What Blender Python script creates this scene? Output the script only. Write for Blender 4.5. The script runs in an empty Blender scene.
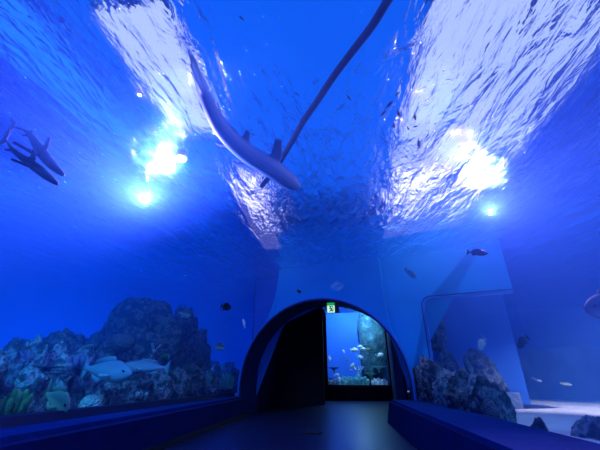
import bpy, bmesh, math, random
from mathutils import Vector, Matrix, noise
random.seed(7)
SC = bpy.context.scene
COL = SC.collection
PI = math.pi
# ------------------------------------------------------------------ camera numbers
F = 330.0; H = 1.2
PITCH = math.atan(155 / F); PSI = math.atan(40 / F * math.cos(PITCH))
FW = Vector((-math.sin(PSI) * math.cos(PITCH), math.cos(PSI) * math.cos(PITCH), math.sin(PITCH)))
RT = Vector((math.cos(PSI), math.sin(PSI), 0))
UP = Vector((math.sin(PSI) * math.sin(PITCH), -math.cos(PSI) * math.sin(PITCH), math.cos(PITCH)))
EYE = Vector((0, 0, H))
def ray(px, py): return RT * (px - 300) + UP * (225 - py) + FW * F
def atz(px, py, z): r = ray(px, py); return EYE + r * ((z - H) / r.z)
def aty(px, py, y): r = ray(px, py); return EYE + r * (y / r.y)
def atx(px, py, x): r = ray(px, py); return EYE + r * (x / r.x)
def dist(p): return (p - EYE).dot(FW)
# ------------------------------------------------------------------ materials
MATS = {}
def newmat(name):
    m = bpy.data.materials.new(name); m.use_nodes = True
    nt = m.node_tree
    for n in list(nt.nodes): nt.nodes.remove(n)
    out = nt.nodes.new('ShaderNodeOutputMaterial')
    return m, nt, out
def N(nt, typ, **kw):
    n = nt.nodes.new(typ)
    for k, v in kw.items():
        if k in n.inputs.keys(): n.inputs[k].default_value = v
        else: setattr(n, k, v)
    return n
def coords(nt, scale=(1, 1, 1), kind='Object'):
    tc = N(nt, 'ShaderNodeTexCoord'); mp = N(nt, 'ShaderNodeMapping')
    mp.inputs['Scale'].default_value = scale
    nt.links.new(tc.outputs[kind], mp.inputs['Vector']); return mp.outputs['Vector']
def ramp(nt, fac, stops):
    r = N(nt, 'ShaderNodeValToRGB'); e = r.color_ramp.elements
    while len(e) < len(stops): e.new(0.5)
    for i, (p, c) in enumerate(stops): e[i].position = p; e[i].color = (*c, 1)
    nt.links.new(fac, r.inputs['Fac']); return r.outputs['Color']
def surf(name, stops, rough=0.8, scale=4.0, bump=0.0, bscale=12.0, spec=0.3, detail=4, voronoi=False, metal=0.0):
    m, nt, out = newmat(name)
    b = N(nt, 'ShaderNodeBsdfPrincipled', Roughness=rough, Metallic=metal)
    b.inputs['Specular IOR Level'].default_value = spec
    v = coords(nt)
    n = N(nt, 'ShaderNodeTexNoise', Scale=scale, Detail=detail); nt.links.new(v, n.inputs['Vector'])
    nt.links.new(ramp(nt, n.outputs['Fac'], stops), b.inputs['Base Color'])
    if bump:
        bp = N(nt, 'ShaderNodeBump', Strength=bump, Distance=0.10)
        if voronoi:
            t = N(nt, 'ShaderNodeTexVoronoi', Scale=bscale); nt.links.new(v, t.inputs['Vector']); o = t.outputs['Distance']
        else:
            t = N(nt, 'ShaderNodeTexNoise', Scale=bscale, Detail=6); nt.links.new(v, t.inputs['Vector']); o = t.outputs['Fac']
        nt.links.new(o, bp.inputs['Height']); nt.links.new(bp.outputs['Normal'], b.inputs['Normal'])
    nt.links.new(b.outputs[0], out.inputs['Surface']); MATS[name] = m; return m
def plain(name, c, rough=0.6, spec=0.3, d=0.1, scale=3.0, bump=0.0):
    lo = tuple(max(0, x * (1 - d)) for x in c); hi = tuple(min(1, x * (1 + d)) for x in c)
    return surf(name, [(0.3, lo), (0.7, hi)], rough, scale, bump, 25, spec)
def emit(name, c, s):
    m, nt, out = newmat(name); e = N(nt, 'ShaderNodeEmission', Strength=s); e.inputs['Color'].default_value = (*c, 1)
    nt.links.new(e.outputs[0], out.inputs['Surface']); MATS[name] = m; return m

surf('reef_rock', [(0.3, (.02, .03, .04)), (0.47, (.07, .10, .12)), (0.55, (.30, .36, .42)), (0.61, (.09, .13, .14)), (.7, (.16, .34, .30))], .9, 5.0, 1.0, 11, detail=8)
surf('reef_rock_dark', [(0.3, (.012, .02, .03)), (0.5, (.05, .07, .09)), (.58, (.18, .22, .27)), (0.66, (.05, .08, .09)), (.75, (.12, .2, .2))], .9, 4.5, 1.0, 10, detail=8)
surf('reef_rock_pale', [(0.3, (.04, .06, .08)), (0.48, (.12, .16, .2)), (.56, (.5, .56, .62)), (0.64, (.14, .18, .22))], .9, 6.5, 1.0, 11)
surf('coral_teal_rock', [(0.3, (.015, .06, .09)), (0.6, (.06, .16, .2)), (.75, (.16, .34, .38))], .9, 2.0, 1.0, 8)
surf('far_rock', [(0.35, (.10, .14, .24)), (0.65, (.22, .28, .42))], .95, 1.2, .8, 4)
surf('coral_teal', [(0.3, (.1, .36, .36)), (0.7, (.25, .65, .6))], .8, 8, .6, 40)
surf('coral_white', [(0.3, (.6, .65, .7)), (0.7, (.9, .9, .95))], .8, 8, .4, 40)
surf('coral_green', [(0.3, (.05, .2, .08)), (0.7, (.16, .36, .14))], .8, 8, .6, 30)
surf('coral_brain', [(0.3, (.30, .48, .42)), (0.7, (.50, .70, .62))], .85, 5, .8, 22, voronoi=True)
surf('coral_brown', [(0.3, (.08, .10, .13)), (0.7, (.18, .2, .25))], .85, 7, .8, 26, voronoi=True)
surf('coral_violet', [(0.3, (.14, .13, .3)), (0.7, (.3, .28, .5))], .85, 7, .6, 26)
surf('sand', [(0.3, (.66, .64, .66)), (0.7, (.82, .80, .82))], .95, 1.5, .5, 6)
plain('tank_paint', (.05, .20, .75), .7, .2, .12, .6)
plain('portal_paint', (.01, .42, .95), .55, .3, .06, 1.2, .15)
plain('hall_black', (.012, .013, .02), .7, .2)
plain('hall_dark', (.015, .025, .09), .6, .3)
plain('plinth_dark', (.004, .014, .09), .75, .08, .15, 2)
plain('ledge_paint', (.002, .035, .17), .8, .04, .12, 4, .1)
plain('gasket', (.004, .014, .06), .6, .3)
plain('fixture', (.08, .09, .12), .4, .5)
plain('rim_paint', (.06, .20, .8), .4, .4, .05)
plain('black_plastic', (.01, .01, .012), .4, .4)
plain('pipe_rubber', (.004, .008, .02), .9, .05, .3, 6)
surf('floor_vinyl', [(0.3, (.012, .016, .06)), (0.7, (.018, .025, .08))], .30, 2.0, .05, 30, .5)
emit('panel_white', (.45, .52, 1.0), 1.3)
emit('panel_bright', (.6, .55, 1.0), 3.0)
emit('fill_blue', (0.0, .13, 1.0), .85)
emit('fill_deep', (0.0, .10, 1.0), .85)
emit('lamp_glow', (1.0, .75, 1.0), 6)
emit('lamp_glow_dim', (.5, .34, 1.0), .55)
emit('fill_mid', (0.01, .17, 1.0), 1.3)
emit('sign_green', (.01, .5, .16), .7)
emit('sign_white', (.5, .95, .68), 1.1)

def fishmat(name, back, belly, stripe=None, z0=-.02, z1=.05, rough=.45):
    m, nt, out = newmat(name)
    b = N(nt, 'ShaderNodeBsdfPrincipled', Roughness=.65); b.inputs['Specular IOR Level'].default_value = .2
    tc = N(nt, 'ShaderNodeTexCoord'); sx = N(nt, 'ShaderNodeSeparateXYZ'); nt.links.new(tc.outputs['Object'], sx.inputs[0])
    mr = N(nt, 'ShaderNodeMapRange'); mr.inputs[1].default_value = z0; mr.inputs[2].default_value = z1
    nt.links.new(sx.outputs['Z'], mr.inputs[0])
    c = ramp(nt, mr.outputs[0], [(0, belly), (1, back)])
    if stripe:
        w = N(nt, 'ShaderNodeTexWave', Scale=stripe[1], Distortion=1.0); w.bands_direction = 'X'
        nt.links.new(tc.outputs['Object'], w.inputs['Vector'])
        mx = N(nt, 'ShaderNodeMix', data_type='RGBA')
        r = ramp(nt, w.outputs['Fac'], [(.45, (0, 0, 0)), (.55, (1, 1, 1))])
        nt.links.new(r, mx.inputs[0]); nt.links.new(c, mx.inputs[6]); mx.inputs[7].default_value = (*stripe[0], 1)
        c = mx.outputs[2]
    nt.links.new(c, b.inputs['Base Color']); nt.links.new(b.outputs[0], out.inputs['Surface']); MATS[name] = m
fishmat('shark_grey', (.03, .13, .26), (.08, .26, .44), None, -.12, .10)
fishmat('shark_dusky', (.02, .025, .04), (.06, .08, .12), None, -.10, -.02)
fishmat('fish_pale', (.16, .24, .32), (.36, .46, .56), None, -.05, .09)
fishmat('fish_grey', (.08, .13, .2), (.3, .36, .45), None, -.08, .02)
fishmat('fish_dark', (.006, .008, .014), (.014, .018, .026))
fishmat('fish_dusky', (.08, .10, .14), (.25, .28, .32))
fishmat('fish_white', (.8, .85, .9), (.95, .95, .98))
fishmat('fish_yellow', (.16, .26, .18), (.5, .5, .3), None, -.04, .06)
fishmat('fish_striped', (.85, .88, .92), (.9, .9, .95), ((.03, .04, .06), 5.0))
plain('eye_black', (.01, .01, .012), .2, .6)

def clear(name, tint, ior, tw):
    """clear sheet: what lies behind, tinted, plus its mirror reflection"""
    m, nt, out = newmat(name)
    t = N(nt, 'ShaderNodeBsdfTransparent'); t.inputs[0].default_value = (*tint, 1)
    g = N(nt, 'ShaderNodeBsdfGlossy', Roughness=.02)
    lw = N(nt, 'ShaderNodeLayerWeight', Blend=.5)
    pw = N(nt, 'ShaderNodeMath', operation='POWER'); pw.inputs[1].default_value = 5; nt.links.new(lw.outputs['Facing'], pw.inputs[0])
    fr = N(nt, 'ShaderNodeMath', operation='MULTIPLY_ADD'); fr.inputs[1].default_value = ior - 1; fr.inputs[2].default_value = .012; nt.links.new(pw.outputs[0], fr.inputs[0])
    mx = N(nt, 'ShaderNodeMixShader'); nt.links.new(fr.outputs[0], mx.inputs[0])
    nt.links.new(t.outputs[0], mx.inputs[1]); nt.links.new(g.outputs[0], mx.inputs[2])
    nt.links.new(mx.outputs[0], out.inputs['Surface']); MATS[name] = m
clear('acrylic', (.97, .98, 1.0), 1.12, 0)
clear('tank_pane', (.9, .96, 1.0), 1.15, 0)

def water_surface_mat():
    m, nt, out = newmat('water_surface')
    v = coords(nt, (1.5, .55, 1)); v2 = coords(nt, (5.5, 1.6, 1))
    a = N(nt, 'ShaderNodeTexNoise', Scale=1.2, Detail=4, Distortion=.6); nt.links.new(v, a.inputs['Vector'])
    c = N(nt, 'ShaderNodeTexNoise', Scale=1.0, Detail=5, Distortion=.8); nt.links.new(v2, c.inputs['Vector'])
    ad = N(nt, 'ShaderNodeMath', operation='MULTIPLY_ADD'); ad.inputs[1].default_value = .36
    nt.links.new(c.outputs['Fac'], ad.inputs[0]); nt.links.new(a.outputs['Fac'], ad.inputs[2])
    bp = N(nt, 'ShaderNodeBump', Strength=1.0, Distance=.32); nt.links.new(ad.outputs[0], bp.inputs['Height'])
    gl = N(nt, 'ShaderNodeBsdfGlass', Roughness=0.0, IOR=1.12); gl.inputs[0].default_value = (.85, .92, 1, 1)
    tr = N(nt, 'ShaderNodeBsdfTransparent')
    nt.links.new(bp.outputs[0], gl.inputs['Normal'])
    mx = N(nt, 'ShaderNodeMixShader'); mx.inputs[0].default_value = .96
    nt.links.new(tr.outputs[0], mx.inputs[1]); nt.links.new(gl.outputs[0], mx.inputs[2])
    nt.links.new(mx.outputs[0], out.inputs['Surface']); MATS['water_surface'] = m
water_surface_mat()
def water_body_mat():
    m, nt, out = newmat('water_body')
    s = N(nt, 'ShaderNodeVolumeScatter', Density=.085, Anisotropy=.2); s.inputs['Color'].default_value = (.09, .31, 1, 1)
    a = N(nt, 'ShaderNodeVolumeAbsorption', Density=.06); a.inputs['Color'].default_value = (.2, .62, .97, 1)
    ad = N(nt, 'ShaderNodeAddShader'); nt.links.new(s.outputs[0], ad.inputs[0]); nt.links.new(a.outputs[0], ad.inputs[1])
    nt.links.new(ad.outputs[0], out.inputs['Volume']); MATS['water_body'] = m
    m.cycles.homogeneous_volume = True if hasattr(m.cycles, 'homogeneous_volume') else None
water_body_mat()

# ------------------------------------------------------------------ object helpers
def obj(name, bm, mat, parent=None, smooth=False, loc=None):
    me = bpy.data.meshes.new(name)
    bmesh.ops.recalc_face_normals(bm, faces=bm.faces)
    bm.to_mesh(me); bm.free()
    for m in (mat if isinstance(mat, (list, tuple)) else [mat]): me.materials.append(MATS[m])
    if smooth:
        for p in me.polygons: p.use_smooth = True
    o = bpy.data.objects.new(name, me); COL.objects.link(o)
    if parent: o.parent = parent
    if loc is not None: o.location = loc
    return o
def tag(o, label, cat, group=None, kind=None):
    o['label'] = label; o['category'] = cat
    if group: o['group'] = group
    if kind: o['kind'] = kind
    return o
def empty(name, loc=(0, 0, 0)):
    o = bpy.data.objects.new(name, None); COL.objects.link(o); o.location = loc; o.empty_display_size = .1; return o
def box(bm, x0, x1, y0, y1, z0, z1, bev=0):
    r = bmesh.ops.create_cube(bm, size=1)
    vs = r['verts']
    for v in vs: v.co = Vector(((x0 + x1) / 2 + v.co.x * (x1 - x0), (y0 + y1) / 2 + v.co.y * (y1 - y0), (z0 + z1) / 2 + v.co.z * (z1 - z0)))
    if bev:
        es = {e for v in vs for e in v.link_edges}
        bmesh.ops.bevel(bm, geom=list(es), offset=bev, segments=2, affect='EDGES')
    return bm
def BX(*a, **k): return box(bmesh.new(), *a, **k)
def prism(bm, pts, d):
    """closed polygon pts (Vectors) pushed along d"""
    a = [bm.verts.new(p) for p in pts]; b = [bm.verts.new(p + d) for p in pts]
    n = len(pts)
    fs = [bm.faces.new(a[::-1]), bm.faces.new(b)]
    for i in range(n): bm.faces.new((a[i], a[(i + 1) % n], b[(i + 1) % n], b[i]))
    bmesh.ops.triangulate(bm, faces=fs)
    return bm
def tube(bm, pts, rads, seg=8, cap=True):
    rings = []
    for i, p in enumerate(pts):
        p = Vector(p)
        d = (Vector(pts[min(i + 1, len(pts) - 1)]) - Vector(pts[max(i - 1, 0)])).normalized()
        u = d.orthogonal().normalized() if i == 0 else (rings_u - d * rings_u.dot(d)).normalized()
        rings_u = u; w = d.cross(u)
        r = rads[i] if isinstance(rads, (list, tuple)) else rads
        rings.append([bm.verts.new(p + (u * math.cos(2 * PI * k / seg) + w * math.sin(2 * PI * k / seg)) * r) for k in range(seg)])
    for a, b in zip(rings, rings[1:]):
        for k in range(seg): bm.faces.new((a[k], a[(k + 1) % seg], b[(k + 1) % seg], b[k]))
    if cap: bm.faces.new(rings[0][::-1]); bm.faces.new(rings[-1])
    return bm

ORD = 'first second third fourth fifth sixth seventh eighth ninth tenth eleventh twelfth thirteenth fourteenth fifteenth sixteenth seventeenth eighteenth nineteenth twentieth'.split()

# ------------------------------------------------------------------ main plan
PL = Vector((-3.80, 13.6, 0)); PR = Vector((2.25, 11.8, 0))        # feet of the arch
U = (PR - PL).normalized(); NB = Vector((-U.y, U.x, 0))            # along the portal, and into it
AW = (PR - PL).length
def ploc(u, w, z): return PL + U * u + NB * w + Vector((0, 0, z))
def py_of_x(x): return PL.y + (x - PL.x) * U.y / U.x
ZW = 5.4; SPR = .95; ATOP = 4.02
ZL = .64                                                            # ledge height
TL0, TL1 = (-4.72, -6.0), (-4.02, 13.68)                            # acrylic's left foot
TR0, TR1 = (2.17, -6.0), (2.32, 11.74)
def arc(xl, xr, zl, zr, ztop, n=40):
    r = []
    for i in range(n + 1):
        a = PI - PI * i / n
        cx = (xl + xr) / 2; hw = (xr - xl) / 2
        zb = zl + (zr - zl) * i / n
        r.append((cx + hw * math.cos(a), zb + (ztop - zb) * math.sin(a)))
    return r
# ------------------------------------------------------------------ shell: floor, tank, hall
bm = BX(-3.5, 1.62, -6, 30, -.2, 0); tag(obj('floor', bm, 'floor_vinyl'), 'dark blue sheen floor of the walk-through tunnel', 'floor', kind='structure')
def slab(name, a, mat, label, cat='wall'): return tag(obj(name, BX(*a), mat), label, cat, kind='structure')
slab('wall_left', (-14.3, -14, -6.3, 26, 0, 7.6), 'tank_paint', 'blue painted far left side wall of the tank')
slab('wall_right', (16, 16.3, -6.3, 26, 0, 7.6), 'tank_paint', 'blue painted far right side wall of the tank')
slab('wall_rear', (-14, 16, -6.3, -6.02, -.2, 7.6), 'tank_paint', 'tank wall behind the viewer')
bm = BX(-14, -4.4, 23.5, 23.8, 0, 7.6); tag(obj('wall_far_left', bm, 'tank_paint'), 'blue painted end wall of the tank beyond the left reef', 'wall', kind='structure')
bm = BX(4.3, 16, 23.5, 23.8, 0, 7.6); tag(obj('wall_far_right', bm, 'tank_paint'), 'blue painted end wall of the tank beyond the right sand', 'wall', kind='structure')
slab('ceiling', (-14.3, 16.3, -6.3, 30, 7.6, 7.8), 'tank_paint', 'ceiling of the hall above the tank water', 'ceiling')
# tunnel plinths
def ribbon(sec0, sec1):
    bm = bmesh.new()
    a = [bm.verts.new(p) for p in sec0]; b = [bm.verts.new(p) for p in sec1]; n = len(a)
    for i in range(n): bm.faces.new((a[i], a[(i + 1) % n], b[(i + 1) % n], b[i]))
    bm.faces.new(a[::-1]); bm.faces.new(b); return bm
def secs(xa, xb, y0, ya, yb):  # cross sections in (dx,z)
    return [(x, y0, z) for x, z in xa], [(x, py_of_x(x) + .02, z) for x, z in xb]
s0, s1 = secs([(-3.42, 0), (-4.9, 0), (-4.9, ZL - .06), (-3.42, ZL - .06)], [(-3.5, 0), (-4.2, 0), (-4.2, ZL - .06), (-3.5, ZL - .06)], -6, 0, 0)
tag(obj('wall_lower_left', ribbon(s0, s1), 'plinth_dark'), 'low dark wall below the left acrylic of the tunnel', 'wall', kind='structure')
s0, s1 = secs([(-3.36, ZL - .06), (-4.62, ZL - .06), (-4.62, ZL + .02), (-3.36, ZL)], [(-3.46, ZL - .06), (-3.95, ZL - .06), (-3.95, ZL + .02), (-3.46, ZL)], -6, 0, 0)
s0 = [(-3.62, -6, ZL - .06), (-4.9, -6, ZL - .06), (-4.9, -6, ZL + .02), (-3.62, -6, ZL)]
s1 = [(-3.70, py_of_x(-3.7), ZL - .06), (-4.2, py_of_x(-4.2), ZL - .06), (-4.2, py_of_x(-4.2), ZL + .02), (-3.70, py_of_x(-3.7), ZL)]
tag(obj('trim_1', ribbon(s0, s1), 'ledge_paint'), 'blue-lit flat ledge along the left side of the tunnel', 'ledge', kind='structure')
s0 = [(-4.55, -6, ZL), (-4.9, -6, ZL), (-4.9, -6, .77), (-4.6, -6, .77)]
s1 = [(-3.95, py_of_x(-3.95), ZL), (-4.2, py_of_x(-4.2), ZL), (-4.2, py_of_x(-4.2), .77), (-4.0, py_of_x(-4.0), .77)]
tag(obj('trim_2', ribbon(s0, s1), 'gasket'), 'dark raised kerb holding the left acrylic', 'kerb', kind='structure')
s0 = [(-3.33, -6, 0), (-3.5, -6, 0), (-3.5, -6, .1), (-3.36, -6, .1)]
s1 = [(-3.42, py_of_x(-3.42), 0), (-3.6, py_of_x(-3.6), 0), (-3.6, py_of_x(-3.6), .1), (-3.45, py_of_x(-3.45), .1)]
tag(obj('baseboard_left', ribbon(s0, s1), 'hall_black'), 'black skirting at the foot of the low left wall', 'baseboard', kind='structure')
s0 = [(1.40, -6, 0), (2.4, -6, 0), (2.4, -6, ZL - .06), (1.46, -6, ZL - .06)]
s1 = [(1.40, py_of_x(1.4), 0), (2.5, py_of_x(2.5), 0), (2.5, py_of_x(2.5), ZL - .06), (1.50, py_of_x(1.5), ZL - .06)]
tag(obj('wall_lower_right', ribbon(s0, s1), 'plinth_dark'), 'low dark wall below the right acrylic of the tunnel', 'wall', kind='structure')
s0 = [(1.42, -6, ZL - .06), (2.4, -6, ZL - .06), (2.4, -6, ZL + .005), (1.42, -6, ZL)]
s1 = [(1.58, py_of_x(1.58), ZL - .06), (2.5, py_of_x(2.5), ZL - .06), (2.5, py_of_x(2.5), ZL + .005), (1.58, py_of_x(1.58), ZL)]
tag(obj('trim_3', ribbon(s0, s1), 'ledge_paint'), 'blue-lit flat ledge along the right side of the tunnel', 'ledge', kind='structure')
# ------------------------------------------------------------------ acrylic tunnel and the water
def stations():
    a = arc(TL0[0], TR0[0], .70, .63, 4.12); b = arc(TL1[0], TR1[0], .70, .63, 4.12)
    return [Vector((x, -6, z)) for x, z in a], [Vector((x, py_of_x(x) - .03, z)) for x, z in b]
A, B = stations()
bm = bmesh.new(); nseg = 12; rows = []
for k in range(nseg + 1):
    t = k / nseg; rows.append([bm.verts.new(a.lerp(b, t)) for a, b in zip(A, B)])
for r, s in zip(rows, rows[1:]):
    for i in range(len(r) - 1): bm.faces.new((r[i], r[i + 1], s[i + 1], s[i]))
tag(obj('acrylic_tunnel', bm, 'acrylic', smooth=True), 'clear arched acrylic tunnel overhead between the two ledges', 'tunnel', kind='structure')
def out(p, c=(-1.2, 1.5), d=.04):
    v = Vector((p.x - c[0], 0, p.z - c[1])).normalized(); return p + v * d
def cavity(S): # section outline of the water around the tunnel
    y = lambda x: -5.98 if S is A else py_of_x(x) - .06
    o = [out(p) for p in S]
    o = [Vector((p.x, y(p.x), p.z)) for p in o]
    xl = o[0].x; xr = o[-1].x
    P = lambda x, z: Vector((x, y(x), z))
    return [P(-13.97, .2), P(xl - .25, .2)] + [Vector((o[0].x - .25, o[0].y, .78))] + o + [P(xr + .2, .7), P(xr + .2, .2), P(15.97, .2), P(15.97, ZW - .10), P(-13.97, ZW - .10)]
ca, cb = cavity(A), cavity(B)
bm = bmesh.new()
va = [bm.verts.new(p) for p in ca]; vb = [bm.verts.new(p) for p in cb]
for i in range(len(va)): bm.faces.new((va[i], va[(i + 1) % len(va)], vb[(i + 1) % len(va)], vb[i]))
fa = bm.faces.new(va[::-1]); fb = bm.faces.new(vb)
bmesh.ops.triangulate(bm, faces=[fa, fb])
def block(x0, x1):
    pts = [Vector((x0, py_of_x(x0) - .04, .2)), Vector((x1, py_of_x(x1) - .04, .2)), Vector((x1, 23.45, .2)), Vector((x0, 23.45, .2))]
    prism(bm, pts, Vector((0, 0, ZW - .10 - .2)))
block(-13.97, -4.45); block(6.2, 15.97)
bmesh.ops.recalc_face_normals(bm, faces=bm.faces)
tag(obj('tank_water', bm, 'water_body'), 'hazy blue water filling the tank around the tunnel', 'water', kind='stuff')
bm = bmesh.new(); nx, ny = 200, 200; g = []
for j in range(ny + 1):
    row = []
    for i in range(nx + 1):
        x = -13.98 + 29.96 * i / nx; y = -6 + 29.4 * j / ny
        z = ZW + .030 * noise.noise(Vector((x * .8, y * .33, 1.3))) + .014 * noise.noise(Vector((x * 2.2, y * .8, 7.7)))
        row.append(bm.verts.new((x, y, z)))
    g.append(row)
for j in range(ny):
    for i in range(nx): bm.faces.new((g[j][i], g[j][i + 1], g[j + 1][i + 1], g[j + 1][i]))
tag(obj('water_surface', bm, 'water_surface', smooth=True), 'rippled water surface seen from below', 'water', kind='stuff')
def sand(x0, x1f, y0, y1, z, nm, label, sc=.10):
    bm = bmesh.new(); n = 40; g = []
    for j in range(n + 1):
        y = y0 + (y1 - y0) * j / n; row = []
        for i in range(n + 1):
            xa, xb = x0(y), x1f(y); x = xa + (xb - xa) * i / n
            row.append(bm.verts.new((x, y, z + sc * noise.noise(Vector((x * .5, y * .5, 3))))))
        g.append(row)
    for j in range(n):
        for i in range(n): bm.faces.new((g[j][i], g[j][i + 1], g[j + 1][i + 1], g[j + 1][i]))
    o = obj(nm, bm, 'sand', smooth=True)
    md = o.modifiers.new('thickness', 'SOLIDIFY'); md.thickness = .15; md.offset = -1
    tag(o, label, 'sand', kind='structure')
sand(lambda y: -13.98, lambda y: -4.92 if y < 13 else -4.45, -5.9, 23.4, .42, 'floor_sand_left', 'sand bed under the left reef')
sand(lambda y: 2.52 if y < 11 else 6.3, lambda y: 15.98, -5.9, 23.4, .30, 'floor_sand_right', 'pale lit sand bed beyond the right ledge')
# ------------------------------------------------------------------ portal: blue end wall with the arch
def arch_pts(w, grow=0, n=48):
    r = []
    for i in range(n + 1):
        a = PI - PI * i / n
        r.append(ploc(AW / 2 + (AW / 2 + grow) * math.cos(a), w, SPR + (ATOP - SPR + grow) * math.sin(a)))
    return r
D = 1.1
def col_edge(z, side):
    """outline of the flared pier above the arch: wide at the feet, narrow at the water"""
    t = min(1, max(0, (z - .0) / 4.2)); f = (1 - t) ** 1.8
    q = (z - SPR) / (ATOP - SPR)
    a = AW / 2 * (1 - math.sqrt(1 - q * q)) if 0 < q < 1 else (0 if q <= 0 else 9)   # the arch's own half-width at this height
    l = min(1.55 - 1.62 * f, a - .07); r = max(AW - .62 + .72 * f, AW - a + .07)
    return l if side < 0 else r
bm = bmesh.new()
NZ = 48
inner = [ploc(0, 0, 0)] + arch_pts(0) + [ploc(AW, 0, 0)]
outer = [(col_edge(6.3 * k / 30, -1), 6.3 * k / 30) for k in range(31)] + [(col_edge(6.3 * (30 - k) / 30, 1), 6.3 * (30 - k) / 30) for k in range(31)]
def resample(pts, n):
    L = [0]
    for a, b in zip(pts, pts[1:]): L.append(L[-1] + (b - a).length)
    r = []
    for i in range(n):
        s = L[-1] * i / (n - 1); k = 0
        while k < len(L) - 2 and L[k + 1] < s: k += 1
        t = (s - L[k]) / max(1e-6, L[k + 1] - L[k]); r.append(pts[k].lerp(pts[k + 1], min(1, t)))
    return r
ip = resample(inner, 90); op = resample([ploc(u, -.02, z) for u, z in outer], 90)
# clip the pier's outline outward of the arch
op2 = []
for a, b in zip(ip, op):
    op2.append(b)
K = 6; lay = []
for k in range(K + 1):
    t = k / K; lay.append([bm.verts.new(a.lerp(b, t) + NB * (-.10 * math.sin(t * PI) * 0)) for a, b in zip(ip, op2)])
for r, s in zip(lay, lay[1:]):
    for i in range(len(r) - 1): bm.faces.new((r[i], r[i + 1], s[i + 1], s[i]))
r = bmesh.ops.extrude_face_region(bm, geom=bm.faces[:])
for v in r['geom']:
    if isinstance(v, bmesh.types.BMVert): v.co += NB * D
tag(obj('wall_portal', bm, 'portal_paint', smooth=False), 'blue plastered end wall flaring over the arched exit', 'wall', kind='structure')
# rim of the arch
bm = bmesh.new(); pr = [(-.16, -.10), (.0, -.10), (.0, .25), (-.16, .25)]
pts_in = [ploc(.0, 0, 0)] + arch_pts(0) + [ploc(AW, 0, 0)]
def rimrow(grow, w): return [ploc(-grow, w, .0)] + arch_pts(w, grow) + [ploc(AW + grow, w, .0)]
rws = [[bm.verts.new(p) for p in rimrow(gw, w)] for gw, w in ((.0, -.03), (.05, -.03), (.05, .06), (.0, .06))]
for a, b in zip(rws, rws[1:] + rws[:1]):
    for i in range(len(a) - 1): bm.faces.new((a[i], a[i + 1], b[i + 1], b[i]))
for e in (0, -1): bm.faces.new([r_[e] for r_ in rws])
tag(obj('trim_4', bm, 'rim_paint', smooth=False), 'pale blue rim around the arched exit', 'rim', kind='structure')
bm = bmesh.new()
rws = [[bm.verts.new(p) for p in rimrow(gw, w)] for gw, w in ((-.06, -.02), (.01, -.02), (.01, 1.3), (-.06, 1.3))]
for a, b in zip(rws, rws[1:] + rws[:1]):
    for i in range(len(a) - 1): bm.faces.new((a[i], a[i + 1], b[i + 1], b[i]))
for e in (0, -1): bm.faces.new([r_[e] for r_ in rws])
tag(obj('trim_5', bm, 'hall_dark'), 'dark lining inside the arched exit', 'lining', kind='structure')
# wall to the right of the pier with a rounded window opening
def WR(u, w, z): return ploc(u, w, z)
WX = [aty(420, 296, 12.3), aty(506, 298, 12.3)]
def uz(px, py, w=.45):
    """where the ray meets the plane of the right-hand wall"""
    r = ray(px, py); p0 = ploc(0, w, 0); t = (p0 - EYE).dot(NB) / r.dot(NB); q = EYE + r * t
    return (q - PL).dot(U), q.z
wu0, wz1 = uz(423, 299); wu1, _ = uz(512, 300); wuB, wz0 = uz(436, 372); wz0 = .75
uE, _ = uz(512, 270)
uE = wu1 + .10
def rounded(u0, u1, z0, z1, r, n=6):
    p = []
    for cx, cz, a0 in ((u1 - r, z1 - r, 0), (u0 + r, z1 - r, 90), (u0 + r, z0 + r, 180), (u1 - r, z0 + r, 270)):
        for k in range(n + 1):
            a = math.radians(a0 + 90 * k / n); p.append((cx + r * math.cos(a), cz + r * math.sin(a)))
    return p
def corner(u0, u1, z0, z1, r, n=8):
    """left and top sides of the opening with a rounded upper left corner"""
    return [(u0, z0)] + [(u0 + r - r * math.cos(PI / 2 * k / n), z1 - r + r * math.sin(PI / 2 * k / n)) for k in range(n + 1)] + [(u1, z1)]
edge = corner(wu0, uE, .2, wz1, .26)
bm = bmesh.new(); prism(bm, [WR(u, .45, z) for u, z in [(AW + .04, 0), (wu0, 0)] + edge + [(uE, 6.3), (AW - 1.2, 6.3)] + [(AW / 2 + (AW / 2 + .04) * math.cos(a_), SPR + (ATOP - SPR + .04) * math.sin(a_)) for a_ in [math.radians(52 - 4 * k) for k in range(14)]]], NB * .3)
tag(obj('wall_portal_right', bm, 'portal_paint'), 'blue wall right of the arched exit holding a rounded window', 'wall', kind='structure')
wn = empty('window_2', ploc(wu0, .4, .3)); tag(wn, 'rounded window in the blue wall right of the arch', 'window', kind='structure')
def rel(bm, e): bmesh.ops.translate(bm, verts=bm.verts, vec=-e.location); return bm
bm = bmesh.new(); tube(bm, [WR(u, .44, z) for u, z in edge], .028, 8)
obj('window_frame', rel(bm, wn), 'rim_paint', wn)
bm = bmesh.new(); tube(bm, [WR(u, .43, z) for u, z in corner(wu0 - .075, uE, .2, wz1 + .075, .32)], .016, 8)
obj('gasket', rel(bm, wn), 'gasket', wn)
bm = bmesh.new(); prism(bm, [WR(u, .58, z) for u, z in edge + [(uE, .2)]], NB * .03)
obj('pane', rel(bm, wn), 'tank_pane', wn)
bm = bmesh.new(); prism(bm, [ploc(AW + .9, 3.2, 0), ploc(uE + .1, 3.2, 0), ploc(uE + .1, 3.4, 0), ploc(AW + .9, 3.4, 0)], Vector((0, 0, 6.3)))
tag(obj('wall_chamber', bm, 'tank_paint'), 'blue back wall of the chamber seen through the rounded window', 'wall', kind='structure')
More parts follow.
